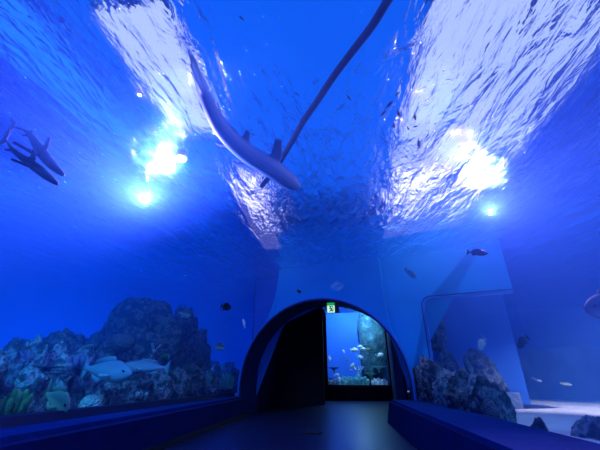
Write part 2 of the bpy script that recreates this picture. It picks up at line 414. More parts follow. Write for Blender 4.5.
# wall behind the pier's left edge
bm = bmesh.new(); half = [(AW / 2 - (AW / 2 + .02) * math.cos(PI / 2 * k / 20), SPR + (ATOP - SPR + .02) * math.sin(PI / 2 * k / 20)) for k in range(21)]
prism(bm, [ploc(u, 1.12, z) for u, z in [(-.2, 0), (-.02, 0)] + half + [(AW / 2, 6.3), (-.2, 6.3)]], NB * .08)
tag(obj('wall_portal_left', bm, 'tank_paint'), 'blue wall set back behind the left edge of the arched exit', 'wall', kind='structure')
# hall beyond the arch
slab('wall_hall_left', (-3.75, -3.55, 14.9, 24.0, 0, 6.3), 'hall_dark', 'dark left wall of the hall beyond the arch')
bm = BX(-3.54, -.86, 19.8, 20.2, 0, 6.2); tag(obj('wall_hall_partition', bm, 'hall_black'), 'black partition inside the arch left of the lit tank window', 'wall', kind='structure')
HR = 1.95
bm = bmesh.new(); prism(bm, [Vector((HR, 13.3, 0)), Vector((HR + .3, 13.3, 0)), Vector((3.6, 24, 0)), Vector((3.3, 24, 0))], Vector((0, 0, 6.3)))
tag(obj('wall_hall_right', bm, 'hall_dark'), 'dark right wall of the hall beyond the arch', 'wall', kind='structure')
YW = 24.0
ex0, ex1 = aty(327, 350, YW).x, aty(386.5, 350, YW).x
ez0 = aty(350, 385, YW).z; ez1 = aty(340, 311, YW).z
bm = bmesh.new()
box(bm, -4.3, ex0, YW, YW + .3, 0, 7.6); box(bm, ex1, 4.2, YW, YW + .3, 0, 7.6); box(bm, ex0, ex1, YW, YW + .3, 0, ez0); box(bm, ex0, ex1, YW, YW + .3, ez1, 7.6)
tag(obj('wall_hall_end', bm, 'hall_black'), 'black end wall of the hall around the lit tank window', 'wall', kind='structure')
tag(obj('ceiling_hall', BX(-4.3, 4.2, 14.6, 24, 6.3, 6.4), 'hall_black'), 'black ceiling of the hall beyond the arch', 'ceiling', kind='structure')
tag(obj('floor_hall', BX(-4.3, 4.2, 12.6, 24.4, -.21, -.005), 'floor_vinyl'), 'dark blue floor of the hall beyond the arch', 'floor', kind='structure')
wn = empty('window_1', (ex0, YW, ez0)); tag(wn, 'brightly lit tank window seen through the arch', 'window', kind='structure')
obj('pane', rel(BX(ex0 - .02, ex1 + .02, YW + .08, YW + .12, ez0 - .02, ez1 + .02), wn), 'tank_pane', wn)
bm = bmesh.new(); fw_ = .10
box(bm, ex0 - fw_, ex0, YW - .05, YW + .06, ez0 - fw_, ez1 + fw_); box(bm, ex1, ex1 + fw_, YW - .05, YW + .06, ez0 - fw_, ez1 + fw_)
box(bm, ex0, ex1, YW - .05, YW + .06, ez0 - fw_, ez0); box(bm, ex0, ex1, YW - .05, YW + .06, ez1, ez1 + fw_)
obj('window_frame', rel(bm, wn), 'black_plastic', wn)
bm = bmesh.new(); box(bm, -2.2, 5.2, 27.6, 27.8, -.2, 8.4); box(bm, -2.4, -2.2, 24.32, 27.8, -.2, 8.4); box(bm, 5.2, 5.4, 24.32, 27.8, -.2, 8.4)
tag(obj('wall_display_tank', bm, 'tank_paint'), 'blue inner wall of the lit tank behind the window', 'wall', kind='structure')
tag(obj('floor_display_tank', BX(-2.2, 5.2, 24.32, 27.6, -.05, .5), 'sand'), 'sand bed of the lit tank behind the window', 'sand', kind='structure')
# exit sign hung inside the arch
sg = aty(330.9, 307.6, 12.45)
e = empty('exit_sign', sg); tag(e, 'green and white running figure exit sign hanging under the arch', 'sign')
sw = 3.7 * dist(sg) / F; sh = 4.9 * dist(sg) / F
obj('housing', BX(-sw - .02, sw * 2.2, .012, .07, -sh - .02, sh + .02, bev=.006), 'black_plastic', e)
obj('green_panel', BX(-sw, sw, -.002, .012, sh * .42, sh), 'sign_green', e)
obj('white_panel', BX(-sw, sw, -.002, .012, -sh, sh * .42), 'sign_white', e)
bm = bmesh.new()
def bar(a, b, w=.022): tube(bm, [Vector((a[0] * sw, -.006, a[1] * sh)), Vector((b[0] * sw, -.006, b[1] * sh))], w, 6)
bar((-.45, .25), (.55, .25), .014); bar((.55, .25), (.55, -.8), .014)
bar((-.1, .02), (.1, -.35), .024); bar((.1, -.35), (-.35, -.8)); bar((.1, -.35), (.35, -.75)); bar((-.1, -.05), (-.45, -.25), .014); bar((-.05, -.02), (.3, -.2), .014)
bmesh.ops.create_icosphere(bm, subdivisions=1, radius=.026, matrix=Matrix.Translation((-.2 * sw, -.006, .14 * sh)))
obj('pictogram', bm, 'black_plastic', e)
for hx_ in (-.05, .12): obj('hanger', tube(bmesh.new(), [Vector((hx_, .04, sh)), Vector((hx_, .04, 3.95 - sg.z))], .012, 8), 'black_plastic', e)
# floor hatch
fp = atz(311, 433, 0); e = tag(obj('floor_hatch', BX(-.28, .28, -.2, .2, 0, .012, bev=.004), 'hall_black', loc=(fp.x, fp.y, 0.0)), 'dark rectangular hatch plate set in the tunnel floor', 'hatch')
# ------------------------------------------------------------------ lights over the water
def panel(name, label, x0, x1, y0, y1, mat, z=6.5):
    e = empty(name, ((x0 + x1) / 2, (y0 + y1) / 2, z)); hx = (x1 - x0) / 2; hy = (y1 - y0) / 2
    tag(e, label, 'light', 'light panels above the water')
    obj('diffuser', BX(-hx, hx, -hy, hy, 0, .03), mat, e)
    bm = bmesh.new(); f = .03
    box(bm, -hx - f, -hx, -hy - f, hy + f, -.02, .12); box(bm, hx, hx + f, -hy - f, hy + f, -.02, .12)
    box(bm, -hx, hx, -hy - f, -hy, -.02, .12); box(bm, -hx, hx, hy, hy + f, -.02, .12)
    obj('frame', bm, 'fixture', e)
    for sx in (-.7, .7):
        for sy in (-.7, .7): obj('hanger', tube(bmesh.new(), [Vector((sx * hx, sy * hy, .1)), Vector((sx * hx, sy * hy, 7.6 - z))], .015, 6), 'fixture', e)
panel('ceiling_light', 'wide white light panel above the water on the right', 1.75, 5.0, 1.5, 8.2, 'panel_white')
panel('ceiling_light', 'brighter white light panel above the water on the right near the end wall', 2.0, 4.8, 8.5, 13.0, 'panel_bright')
panel('ceiling_light', 'narrow white light panel above the water on the left', -3.75, -2.55, 3.0, 6.1, 'panel_white')
panel('ceiling_light', 'slim white light panel beside the end wall on the left', -3.1, -2.3, 8.4, 13.6, 'panel_bright')
panel('ceiling_light', 'large added blue fill panel above the water over the tunnel', -4.6, 5.4, -4.0, 11.3, 'fill_blue', 6.75)  # added glowing sheet: turns the overhead water blue and lights the tank
panel('ceiling_light', 'added deep blue fill panel above the water left of the tunnel', -13.5, -4.9, 8.0, 22.5, 'fill_deep', 6.75)  # added glowing sheet that brightens the far haze on the left
panel('ceiling_light', 'narrow added blue fill strip above the water at the upper left', -6.4, -4.9, -2.0, 7.6, 'fill_mid', 6.75)  # added glowing sheet for a lighter band of ripples on the surface
panel('ceiling_light', 'added deep blue fill panel above the water right of the tunnel', 5.7, 15.5, 13.0, 22.5, 'fill_deep', 6.75)  # added glowing sheet that lifts the ambient blue at the far right
def lamp(name, loc, energy, color, radius=.08, typ='POINT', rot=None, spot=None):
    L = bpy.data.lights.new(name, typ); L.energy = energy; L.color = color
    if typ in ('POINT', 'SPOT'): L.shadow_soft_size = radius
    if spot: L.spot_size = math.radians(spot); L.spot_blend = .8
    o = bpy.data.objects.new(name, L); COL.objects.link(o); o.location = loc
    if rot is not None: o.rotation_euler = rot.to_track_quat('-Z', 'Y').to_euler()
    return o
def flood(px, py, z, label, energy, color, aim=None, spot=None):
    """a lamp in the water: facing down with a bright lens, or a small can facing along aim"""
    p = atz(px, py, z); s = 1.0 if aim is None else .5
    e = empty('underwater_lamp', p); tag(e, label, 'lamp', 'lamps hanging in the water')
    d = Vector((0, 0, -1)) if aim is None else Vector(aim).normalized()
    q = d.to_track_quat('-Z', 'Y')
    def turn(bm):
        for v in bm.verts: v.co = q @ v.co
        return bm
    bm = bmesh.new(); tube(bm, [Vector((0, 0, t)) * s for t in (.05, .08, .22, .26)], [r * s for r in (.12, .13, .11, .05)], 14); obj('lamp_body', turn(bm), 'fixture', e, True)
    bm = bmesh.new(); bmesh.ops.create_uvsphere(bm, u_segments=14, v_segments=8, radius=.10 * s)
    for v in bm.verts: v.co.z = v.co.z * .5 + .03 * s
    obj('lens', turn(bm), 'lamp_glow' if aim is None else 'lamp_glow_dim', e, True)
    bm = bmesh.new(); tube(bm, [Vector((0, 0, .25 * s)) if aim is None else q @ Vector((0, 0, .2 * s)), Vector((0, 0, 6.46 - p.z))], .012 * s, 6); obj('cable', bm, 'fixture', e)
    if aim is not None: lamp('lamp_light', p + d * .09, energy, color, .03, 'SPOT', d, spot)
    else: lamp('lamp_light', p + Vector((0, 0, -.12)), energy, color, .05)
BLUE = (.0, .17, 1.0); LAV = (.10, .22, 1.0)
flood(181, 160, 5.15, 'bright lamp at the surface on the left above the reef', 260, LAV)
flood(146, 203, 5.0, 'hazy glowing lamp left of the reef boulder', 6000, (.42, .30, 1.0), (.45, -1, .0), 115)
flood(490, 214, 5.0, 'hazy glowing lamp on the right above the sand', 2600, (.55, .30, 1.0), (-.35, -1, .0), 115)
for i, (loc, en) in enumerate([((-8, .5, 4.6), 350), ((-9.5, 16.5, 1.0), 1300), ((-12.5, 11, .8), 250), ((7, .5, 4.6), 450), ((12, 19, 1.0), 1100), ((-5.2, 0, 2.5), 50), ((3.6, 0, 2.5), 50)]):
    lamp('tank_fill', loc, en, BLUE, .1)  # added blue fill lights without fixtures, brightening haze, reef and walls
lamp('sand_spot', (9.5, 7.0, 5.0), 7500, (.55, .5, 1.0), .1, 'SPOT', Vector((7.6, 11.6, .3)) - Vector((9.5, 7.0, 5.0)), 54)
lamp('reef_fill_spot', (-5.6, 2.6, 4.7), 1500, (.02, .36, 1.0), .15, 'SPOT', Vector((-7.2, 9, .8)) - Vector((-5.6, 2.6, 4.7)), 85)  # added spot that brightens the front of the left reef
lamp('reef_fill_spot', (4.6, 4.0, 4.4), 500, (.02, .36, 1.0), .15, 'SPOT', Vector((3.0, 9.5, .8)) - Vector((4.6, 4.0, 4.4)), 50)  # added spot that brightens the rocks behind the right ledge
lamp('display_tank_lamp', (.2, 26.0, 7.6), 950, (.01, .15, 1.0), .2)
lamp('display_tank_lamp', (1.4, 24.7, 5.9), 800, (.35, .75, 1.0), .2)
w = bpy.data.worlds.new('world'); SC.world = w; w.use_nodes = True
w.node_tree.nodes['Background'].inputs[0].default_value = (0, 0.02, .1, 1); w.node_tree.nodes['Background'].inputs[1].default_value = .1
# ------------------------------------------------------------------ reef rocks
def rock_bm(rx, ry, rz, seed, sub=5, amp=.28, hole=None):
    bm = bmesh.new(); bmesh.ops.create_icosphere(bm, subdivisions=sub, radius=1)
    off = Vector((seed * 13.7, seed * 5.1, seed * 2.3))
    for v in bm.verts:
        d = v.co.normalized()
        k = 1 + amp * (noise.noise(d * 1.6 + off) + .55 * noise.noise(d * 3.7 + off) + .32 * noise.noise(d * 8.1 + off) + .26 * noise.noise(d * 15 + off) + .16 * noise.noise(d * 31 + off))
        k -= .10 * max(0, .25 - noise.voronoi(d * 3.2 + off)[0][0]) * 4 * .4
        if hole is not None:
            a = (d - hole).length
            if a < .30: k *= 1 - .45 * (1 - (a / .30) ** 2)
        v.co = Vector((d.x * rx * k, d.y * ry * k, d.z * rz * k))
    return bm
SEED = [1]
def rock(label, px, ptop, X, hw, mat='reef_rock', zb=.12, name='reef_rock', group=None, Y=None, hole=None, amp=.28, deep=.9, sub=5):
    """a boulder that stands on the sand; px, ptop: where its top shows; hw: half width in px"""
    p = atx(px, ptop, X) if Y is None else aty(px, ptop, Y)
    r = hw * dist(p) / F * 1.08
    SEED[0] += 1
    h = max(.12, (p.z - zb)); rz = h * .5 + .06
    o = obj(name, rock_bm(r, r * deep, rz, SEED[0], sub, amp, hole), mat, smooth=True, loc=(p.x, p.y, zb - .04 + rz * .98))
    o.rotation_euler.z = 0
    return tag(o, label, 'rock', group)
G1 = 'rocks in the front row of the left reef'; G2 = 'rocks in the second row of the left reef'; G3 = 'rocks at the back of the left reef'
front = [(-6, 352, 18), (12, 388, 15), (33, 372, 18), (56, 384, 15), (74, 384, 13), (106, 386, 14), (124, 383, 13), (141, 379, 14), (160, 375, 12), (177, 370, 12), (194, 367, 11), (210, 373, 9), (223, 374, 8), (236, 372, 8)]
for i, (x, y, h) in enumerate(front):
    rock(('rough lumpy rock, %s from the left in the front row along the left kerb' % ORD[i]), x, y, -5.45, h, ['reef_rock', 'reef_rock_dark', 'reef_rock'][i % 3], group=G1)
second = [(14, 350, 17), (38, 345, 15), (60, 350, 18), (86, 349, 16), (108, 350, 15), (129, 352, 14), (150, 351, 14), (170, 344, 14), (188, 338, 12), (201, 350, 10), (213, 362, 9), (228, 364, 9)]
for i, (x, y, h) in enumerate(second):
    rock(('craggy rock, %s from the left in the second row of the left reef' % ORD[i]), x, y, -6.5, h, ['reef_rock_dark', 'reef_rock', 'reef_rock_pale', 'reef_rock'][i % 4], group=G2)
for i, (x, y, h) in enumerate([(22, 341, 16), (64, 334, 24), (98, 337, 18)]):
    rock('dark rounded rock, %s from the left along the back of the left reef' % ORD[i], x, y, -8.3, h, 'reef_rock_dark', group=G3)
rock('huge dark boulder with a round hole crowning the left reef', 150, 301, -7.4, 37, 'reef_rock_dark', hole=Vector((.62, -.55, .55)).normalized(), amp=.16, sub=5)
rock('tall craggy rock leaning on the right of the big boulder', 184, 309, -7.0, 15, 'reef_rock_dark', amp=.3)
rock('dim rock low behind the right end of the left reef', 226, 366, -6.6, 14, 'reef_rock', amp=.3)
rock('steep rock shoulder stepping down right of the boulder', 199, 328, -6.8, 11, 'reef_rock', amp=.32)
# ------------------------------------------------------------------ corals
def branch_bm(h, n, seed, r0=.02, spread=.6, depth=3):
    R = random.Random(seed); bm = bmesh.new()
    def grow(p, d, L, r, k):
        q = p + d * L; tube(bm, [p, p.lerp(q, .5) + Vector((R.uniform(-1, 1), R.uniform(-1, 1), 0)) * L * .06, q], [r, r * .9, r * .7 if k else r * .5], 6)
        if k:
            for _ in range(R.choice((2, 2, 3))):
                e = (d + Vector((R.uniform(-1, 1), R.uniform(-1, 1), R.uniform(-.2, .6))) * spread).normalized()
                grow(q, e, L * R.uniform(.6, .85), r * .72, k - 1)
    for i in range(n):
        a = 2 * PI * i / n; d = Vector((math.cos(a) * spread, math.sin(a) * spread, 1)).normalized()
        grow(Vector((0, 0, -.03)), d, h * .38, r0, depth - 1)
    return bm
def lobes_bm(w, h, n, seed):
    R = random.Random(seed); bm = bmesh.new()
    for i in range(n):
        a = 2.4 * i; rr = w * .5 * math.sqrt(i / n); hh = h * (1 - .45 * (rr / (w * .5)) ** 2) * R.uniform(.75, 1.05)
        p = Vector((math.cos(a) * rr, math.sin(a) * rr, -.04)); t = p * 1.25; t.z = hh; r = w * .5 / math.sqrt(n) * .95
        tube(bm, [p, p.lerp(t, .4), p.lerp(t, .75), p.lerp(t, .93), t], [r * .6, r * .85, r, r * .75, r * .3], 8)
    return bm
def dome_bm(r, h, seed):
    bm = rock_bm(r, r, h, seed, 4, .06)
    return bm
def table_bm(r, h, seed):
    bm = bmesh.new(); n = 28; R = random.Random(seed)
    rad = [r * (1 + .16 * noise.noise(Vector((math.cos(2 * PI * i / n) * 1.5, math.sin(2 * PI * i / n) * 1.5, seed)))) for i in range(n)]
    prof = [(.10, -.04), (.13, h * .5), (.35, h * .75), (1.0, h * .96), (1.0, h), (.5, h * .97), (0.02, h * .93)]
    rows = [[bm.verts.new((math.cos(2 * PI * i / n) * rad[i] * a, math.sin(2 * PI * i / n) * rad[i] * a * .8, z)) for i in range(n)] for a, z in prof]
    for a, b in zip(rows, rows[1:]):
        for i in range(n): bm.faces.new((a[i], a[(i + 1) % n], b[(i + 1) % n], b[i]))
    bm.faces.new(rows[0]); bm.faces.new(rows[-1]); return bm
CK = [100]
def coral(label, kind, px, pbase, X, wpx, hpx, mat, Y=None, group=None):
    p = atx(px, pbase, X) if Y is None else aty(px, pbase, Y)
    s = dist(p) / F; w, h = wpx * s, hpx * s; CK[0] += 1
    if kind == 'branching': bm = branch_bm(h, 5, CK[0], max(.012, h * .055))
    elif kind == 'lobed': bm = lobes_bm(w, h, 16, CK[0])
    elif kind == 'dome': bm = dome_bm(w / 2, h, CK[0])
    else: bm = table_bm(w / 2, h, CK[0])
    o = obj({'branching': 'branching_coral', 'lobed': 'lobed_coral', 'dome': 'brain_coral', 'table': 'table_coral'}[kind], bm, mat, smooth=True, loc=p)
    return tag(o, label, 'coral', group)
coral('bushy green coral low in the left corner above the kerb', 'lobed', 12, 412, -5.15, 26, 22, 'coral_green')
coral('pale domed brain coral on the sand behind the left kerb', 'dome', 89, 407, -5.1, 24, 11, 'coral_brain')
coral('thin flat table coral at the left, upper of two', 'table', 48, 371, -5.9, 40, 4, 'coral_brown')
coral('thin flat table coral at the left, lower of two', 'table', 55, 377, -5.6, 36, 4, 'reef_rock_pale')
coral('white branching coral below the big boulder', 'branching', 154, 352, -6.2, 10, 12, 'coral_white')
coral('pale violet branching coral left of the big boulder', 'branching', 106, 347, -6.4, 12, 10, 'coral_violet')
coral('mounded coral head under the left flank of the big boulder', 'dome', 121, 343, -6.2, 26, 9, 'coral_brown')
coral('green mossy coral, highest patch under the boulder', 'lobed', 165, 358, -6.0, 9, 5, 'coral_green')
coral('green mossy coral, patch lower left under the boulder', 'lobed', 163, 373, -5.6, 13, 5, 'coral_green')
coral('green mossy coral, patch to the right under the boulder', 'lobed', 187, 369, -5.9, 16, 5, 'coral_green')
coral('bright teal lobed coral near the right end of the left reef', 'lobed', 206, 386, -5.15, 8, 14, 'coral_teal')
coral('broad teal coral at the foot of the reef by the arch', 'lobed', 226, 388, -5.1, 13, 15, 'coral_teal')
coral('small white coral tuft on the kerb line by the arch', 'branching', 213, 392, -5.0, 7, 6, 'coral_white')
coral('violet fan-like coral at the far left of the reef', 'branching', 24, 362, -5.9, 14, 16, 'coral_violet')
coral('violet lobed coral left of the pale swimming fish', 'lobed', 78, 366, -6.1, 24, 12, 'coral_violet')
coral('round brown coral head beneath the steep shoulder', 'dome', 174, 358, -6.05, 18, 10, 'coral_brown')
coral('low mounded coral right of the green patches', 'dome', 197, 362, -6.0, 15, 8, 'coral_brown')
coral('pale lobed coral at the kerb below the second pale fish', 'lobed', 138, 398, -5.1, 18, 9, 'reef_rock_pale')
coral('white coral tuft at the kerb under the boulder', 'branching', 166, 396, -5.1, 14, 8, 'coral_white')
coral('brown lobed coral at the kerb left of the teal coral', 'lobed', 186, 393, -5.1, 16, 10, 'coral_brown')
coral('brown lobed coral at the kerb beside the brain coral', 'lobed', 112, 403, -5.1, 15, 8, 'coral_brown')
# ------------------------------------------------------------------ right reef
rr = [(417, 364, 6, 'reef_rock_dark'), (425, 363, 8, 'reef_rock'), (436, 374, 12, 'reef_rock_dark'), (448, 380, 12, 'reef_rock'), (462, 378, 12, 'reef_rock_dark'), (474, 388, 12, 'reef_rock'), (486, 391, 12, 'reef_rock_dark'), (497, 404, 9, 'reef_rock')]
for i, (x, y, h, m) in enumerate(rr):
    rock('dark coral-crusted rock, %s from the left in the cluster behind the right ledge' % ORD[i], x, y - 4, (2.62 if i < 2 else 2.8) + (.12 if i % 2 else 0), h * 1.35, m, zb=.0, group='rocks in the cluster behind the right ledge', amp=.34, deep=1.0)
rock('small dark rock alone on the bright sand behind the right ledge', 538, 428, 3.05, 10, 'reef_rock_dark', zb=.0)
rock('dark lumpy rock in the bottom right corner on the bright sand', 592, 425, 3.4, 22, 'reef_rock', zb=.0)
coral('pale thin coral sprig on top of the right rock cluster', 'branching', 457, 378, 2.95, 8, 9, 'coral_white')
coral('brown lobed coral on the front of the right rock cluster', 'lobed', 465, 404, 2.6, 20, 14, 'coral_brown')
coral('brown lobed coral low at the left of the right rock cluster', 'lobed', 437, 396, 2.6, 14, 13, 'coral_brown')
coral('round coral head at the right end of the right rock cluster', 'dome', 490, 410, 2.65, 14, 10, 'coral_brown')
# far block of rock beyond the sand
def crag(label, px0, px1, pt, Y, mat='far_rock', depth=2.5, zb=.2, seed=3):
    a, b = aty(px0, pt, Y), aty(px1, pt, Y)
    bm = bmesh.new(); bmesh.ops.create_cube(bm, size=1); bmesh.ops.subdivide_edges(bm, edges=bm.edges[:], cuts=14, use_grid_fill=True)
    w = b.x - a.x; h = a.z - zb
    for v in bm.verts:
        q = Vector((v.co.x * w, v.co.y * depth, v.co.z * h)); d = Vector((noise.noise(q * .7 + Vector((seed, 0, 0))), noise.noise(q * .7 + Vector((0, seed, 5))), noise.noise(q * .7 + Vector((9, 0, seed)))))
        v.co = q + d * .35 + d.zxy * .1
    o = obj('rock_wall', bm, mat, smooth=True, loc=((a.x + b.x) / 2, Y + depth / 2, zb + h / 2)); return tag(o, label, 'rock')
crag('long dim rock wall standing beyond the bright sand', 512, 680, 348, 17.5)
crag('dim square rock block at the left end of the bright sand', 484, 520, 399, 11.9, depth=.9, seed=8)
# inside the chamber behind the rounded window
q = ploc(AW + 1.3, 2.1, 0)
tag(obj('hanging_rock', rock_bm(.38, .3, .95, 41, 4, .12), 'reef_rock_dark', smooth=True, loc=aty(434, 326, 13.2)), 'dark oval rock column behind the upper left of the rounded window', 'rock')
o = obj('leaning_rock', rock_bm(.55, .3, 1.15, 42, 5, .2), 'reef_rock_dark', smooth=True, loc=aty(488, 385, 13.0)); o.rotation_euler = (0, -.35, 0)
tag(o, 'dim slanting rock slab behind the lower right of the rounded window', 'rock')
o = obj('leaning_rock', rock_bm(.5, .3, 1.1, 43, 5, .2), 'reef_rock_dark', smooth=True, loc=aty(456, 388, 13.1)); o.rotation_euler = (0, -.25, 0)
tag(o, 'dim slanting rock slab behind the lower middle of the rounded window', 'rock')
# ------------------------------------------------------------------ display tank behind the lit window
YD = 26.2
for i, (x, y, w_, h_, k, m) in enumerate([(332, 383, 12, 5, 'lobed', 'reef_rock_pale'), (345, 384, 14, 8, 'lobed', 'coral_teal'), (359, 386, 17, 12, 'lobed', 'coral_teal'), (372, 384, 12, 10, 'table', 'coral_teal'), (379, 386, 14, 9, 'lobed', 'coral_white'), (379, 372, 15, 5, 'table', 'coral_teal'), (359, 374, 8, 10, 'branching', 'coral_white'), (334, 374, 12, 6, 'table', 'coral_brown')]):
    coral('%s teal coral at the bottom of the lit tank window' % ('%s from the left,' % ORD[i]) if 0 else
          ['low pale coral in the lower left corner of the lit tank', 'teal lobed coral left of centre at the bottom of the lit tank', 'big teal lobed coral at bottom centre of the lit tank', 'teal table coral right of the big lobed coral in the lit tank', 'white lobed coral in the lower right corner of the lit tank', 'higher teal shelf coral against the lit tank rock column', 'white twiggy coral standing mid-bottom in the lit tank', 'brown shelf coral at the left edge of the lit tank'][i], k, x, y, 0, w_, h_, m, Y=YD - .15 * (i % 3), group='corals in the lit tank')
p = aty(378, 335, 26.9)
tag(obj('reef_column', rock_bm(1.45, .8, 4.4, 55, 5, .16), 'coral_teal_rock', smooth=True, loc=(p.x, p.y, 3.6)), 'tall teal rock column on the right of the lit tank', 'rock')
p = aty(350, 383, 26.8)
tag(obj('reef_rock', rock_bm(2.0, .35, .5, 57, 5, .3), 'coral_teal_rock', smooth=True, loc=(p.x, p.y, .8)), 'low teal rock ridge along the bottom of the lit tank', 'rock')
# ------------------------------------------------------------------ fish
def fish_bm(L, Hh, W, fins=True, fork=.5, deep=False):
    """nose +X, tail -X, back +Z"""
    bm = bmesh.new(); n = 12; seg = 12; rows = []
    prof = [(0, .02), (.03, .30), (.08, .52), (.16, .78), (.28, .97), (.40, 1.0), (.52, .90), (.64, .70), (.75, .46), (.84, .27), (.90, .20), (.94, .20)]
    for t, h in prof:
        x = L * (.5 - t); wv = math.sin(t * PI * 1.2) * L * .015
        rows.append([bm.verts.new((x, wv + W / 2 * h * math.cos(2 * PI * k / seg), Hh / 2 * h * math.sin(2 * PI * k / seg) * (1 if math.sin(2 * PI * k / seg) > 0 else .92))) for k in range(seg)])
    for a, b in zip(rows, rows[1:]):
        for k in range(seg): bm.faces.new((a[k], a[(k + 1) % seg], b[(k + 1) % seg], b[k]))
    bm.faces.new(rows[0]); bm.faces.new(rows[-1])
    def fin(pts, th=None, ax='y'):
        th = th or W * .10
        d = Vector((0, th, 0)) if ax == 'y' else Vector((0, 0, th))
        prism(bm, [Vector(q) - d / 2 for q in pts], d)
    xt = L * (.5 - .90); s = Hh * .62
    fin([(xt + .02 * L, 0, .09 * Hh), (xt - .05 * L, 0, s * .7), (-L * .5, 0, s), (-L * .5 + fork * .10 * L, 0, 0), (-L * .5, 0, -s), (xt - .05 * L, 0, -s * .7), (xt + .02 * L, 0, -.09 * Hh)])
    if fins:
        fin([(.18 * L, 0, .40 * Hh), (.10 * L, 0, .66 * Hh), (-.08 * L, 0, .60 * Hh), (-.26 * L, 0, .42 * Hh), (-.27 * L, 0, .18 * Hh), (0, 0, .35 * Hh)])
        fin([(-.06 * L, 0, -.38 * Hh), (-.14 * L, 0, -.58 * Hh), (-.26 * L, 0, -.40 * Hh), (-.27 * L, 0, -.16 * Hh)])
        for sg in (-1, 1):
            a = [Vector((.20 * L, sg * .46 * W, -.10 * Hh)), Vector((.09 * L, sg * .80 * W, -.10 * Hh)), Vector((.06 * L, sg * .85 * W, -.26 * Hh)), Vector((.17 * L, sg * .46 * W, -.24 * Hh))]
            prism(bm, a, Vector((0, sg * W * .06, 0)))
    f0 = len(bm.faces)
    for sg in (-1, 1):
        bmesh.ops.create_icosphere(bm, subdivisions=1, radius=Hh * .055, matrix=Matrix.Translation((L * .395, sg * W * .5 * .66, Hh * .09)))
    bm.faces.ensure_lookup_table()
    for fc in bm.faces[f0:]: fc.material_index = 1
    return bm
PROTO = {}
def fish(label, nose, tail, mat, hr=.38, wr=.16, group=None, name='fish', cat='fish', roll=0):
    """nose, tail: world points"""
    L = (nose - tail).length; key = (mat, hr, wr)
    if key not in PROTO:
        o = obj(name, fish_bm(1, hr, wr), [mat, 'eye_black'], smooth=True); PROTO[key] = o.data
    else:
        o = bpy.data.objects.new(name, PROTO[key]); COL.objects.link(o)
    X = (nose - tail).normalized(); Zw = Vector((0, 0, 1)); Y_ = Zw.cross(X).normalized(); Z_ = X.cross(Y_)
    M = Matrix((X, Y_, Z_)).transposed()
    if roll: M = M @ Matrix.Rotation(math.radians(roll), 3, 'X')
    o.matrix_world = Matrix.Translation((nose + tail) / 2) @ M.to_4x4() @ Matrix.Diagonal((L, L, L, 1))
    return tag(o, label, cat, group)
def F2(nx_, ny_, tx, ty, Y, mat, label, dY=.0, **k): return fish(label, aty(nx_, ny_, Y), aty(tx, ty, Y + dY), mat, **k)
F2(132, 374, 83, 368, 6.9, 'fish_pale', 'big pale fish with a round snout swimming right before the left reef', .5, hr=.29, wr=.17)
F2(122, 366, 170, 368, 8.4, 'fish_pale', 'long pale fish behind the big pale fish under the boulder', .3, hr=.26, wr=.16)
F2(69, 409, 45, 393, 5.4, 'fish_yellow', 'yellowish fish nosing down by the sand at the lower left', .2, hr=.5)
F2(191, 315, 179, 312, 9.5, 'fish_dusky', 'dusky round fish at the right shoulder of the big boulder', .2, hr=.5)
F2(231, 308, 221, 306, 9.0, 'fish_dark', 'small dark fish in open water left above the arch', .1, hr=.55)
F2(225, 348, 214, 346, 9.0, 'fish_dusky', 'small dusky fish beside the right slope of the left reef', .1, hr=.5)
F2(243, 319, 245, 328, 9.5, 'fish_white', 'tiny white fish head-up just left of the arch', .1, hr=.4)
F2(488, 253.5, 467, 252, 6.0, 'fish_dark', 'dark torpedo fish under the bright patch on the right', .2, hr=.32)
F2(416, 278, 405, 269, 7.5, 'fish_pale', 'small silvery fish diving below the bright patch on the right', .1, hr=.3)
F2(479, 350, 485, 338, 9.3, 'fish_striped', 'black and white striped fish before the rounded window', .1, hr=.5)
F2(518, 348, 527, 336, 8.0, 'fish_dark', 'dark fish nose-down in front of the far rock wall', .1, hr=.42)
F2(542, 381.5, 536, 380, 11.5, 'fish_white', 'little bright fish over the sand, nearer of a pair', .1, hr=.35)
F2(536, 379, 531, 378, 12.0, 'fish_yellow', 'little yellowish fish over the sand, farther of a pair', .1, hr=.35)
F2(585, 310, 640, 303, 5.2, 'fish_grey', 'large grey fish whose head enters the frame at the right edge', .2, hr=.42, wr=.26)
F2(572, 385, 560, 383, 12.5, 'fish_yellow', 'faint yellowish fish low before the far rock wall on the right', .1, hr=.3)
fish('tiny dark fish just above the crown of the arch', aty(301, 293, 10.8), aty(297, 290, 10.8), 'fish_dark', hr=.5)
fish('lone dark fish high up right of the dark pipe', atz(347, 96, 4.6), atz(351, 100, 4.6), 'fish_dark', hr=.5)
fish('tiny dark fish high at the top left of the dark pipe', atz(239, 16, 4.8), atz(244, 20, 4.8), 'fish_dark', hr=.4)
fish('tiny pale fish at the top left of the dark pipe', atz(281, 15, 4.8), atz(279, 19, 4.8), 'fish_pale', hr=.4)
for i, (x, y, dx, dy) in enumerate([(397, 94, 3, -3), (389, 105, 5, -5), (383, 113.5, 4, -4), (398.5, 113, 2, 6), (394, 125, 1, 5), (408, 128, 2, 3), (415, 116, 1, 6), (415.5, 126.5, 4, -1), (419, 143, 1, 7)]):
    fish('small dark fish in the school by the right bright patch, ' + ['topmost', 'second highest', 'farthest left', 'just right of the leftmost', 'lowest on the left', 'third from the right', 'upright at right', 'stubby and horizontal', 'lowest of all'][i],
         atz(x + dx * .7, y + dy * .7, 4.75), atz(x - dx * .7, y - dy * .7, 4.75), 'fish_dark', hr=.34, wr=.2, group='school of small dark fish')
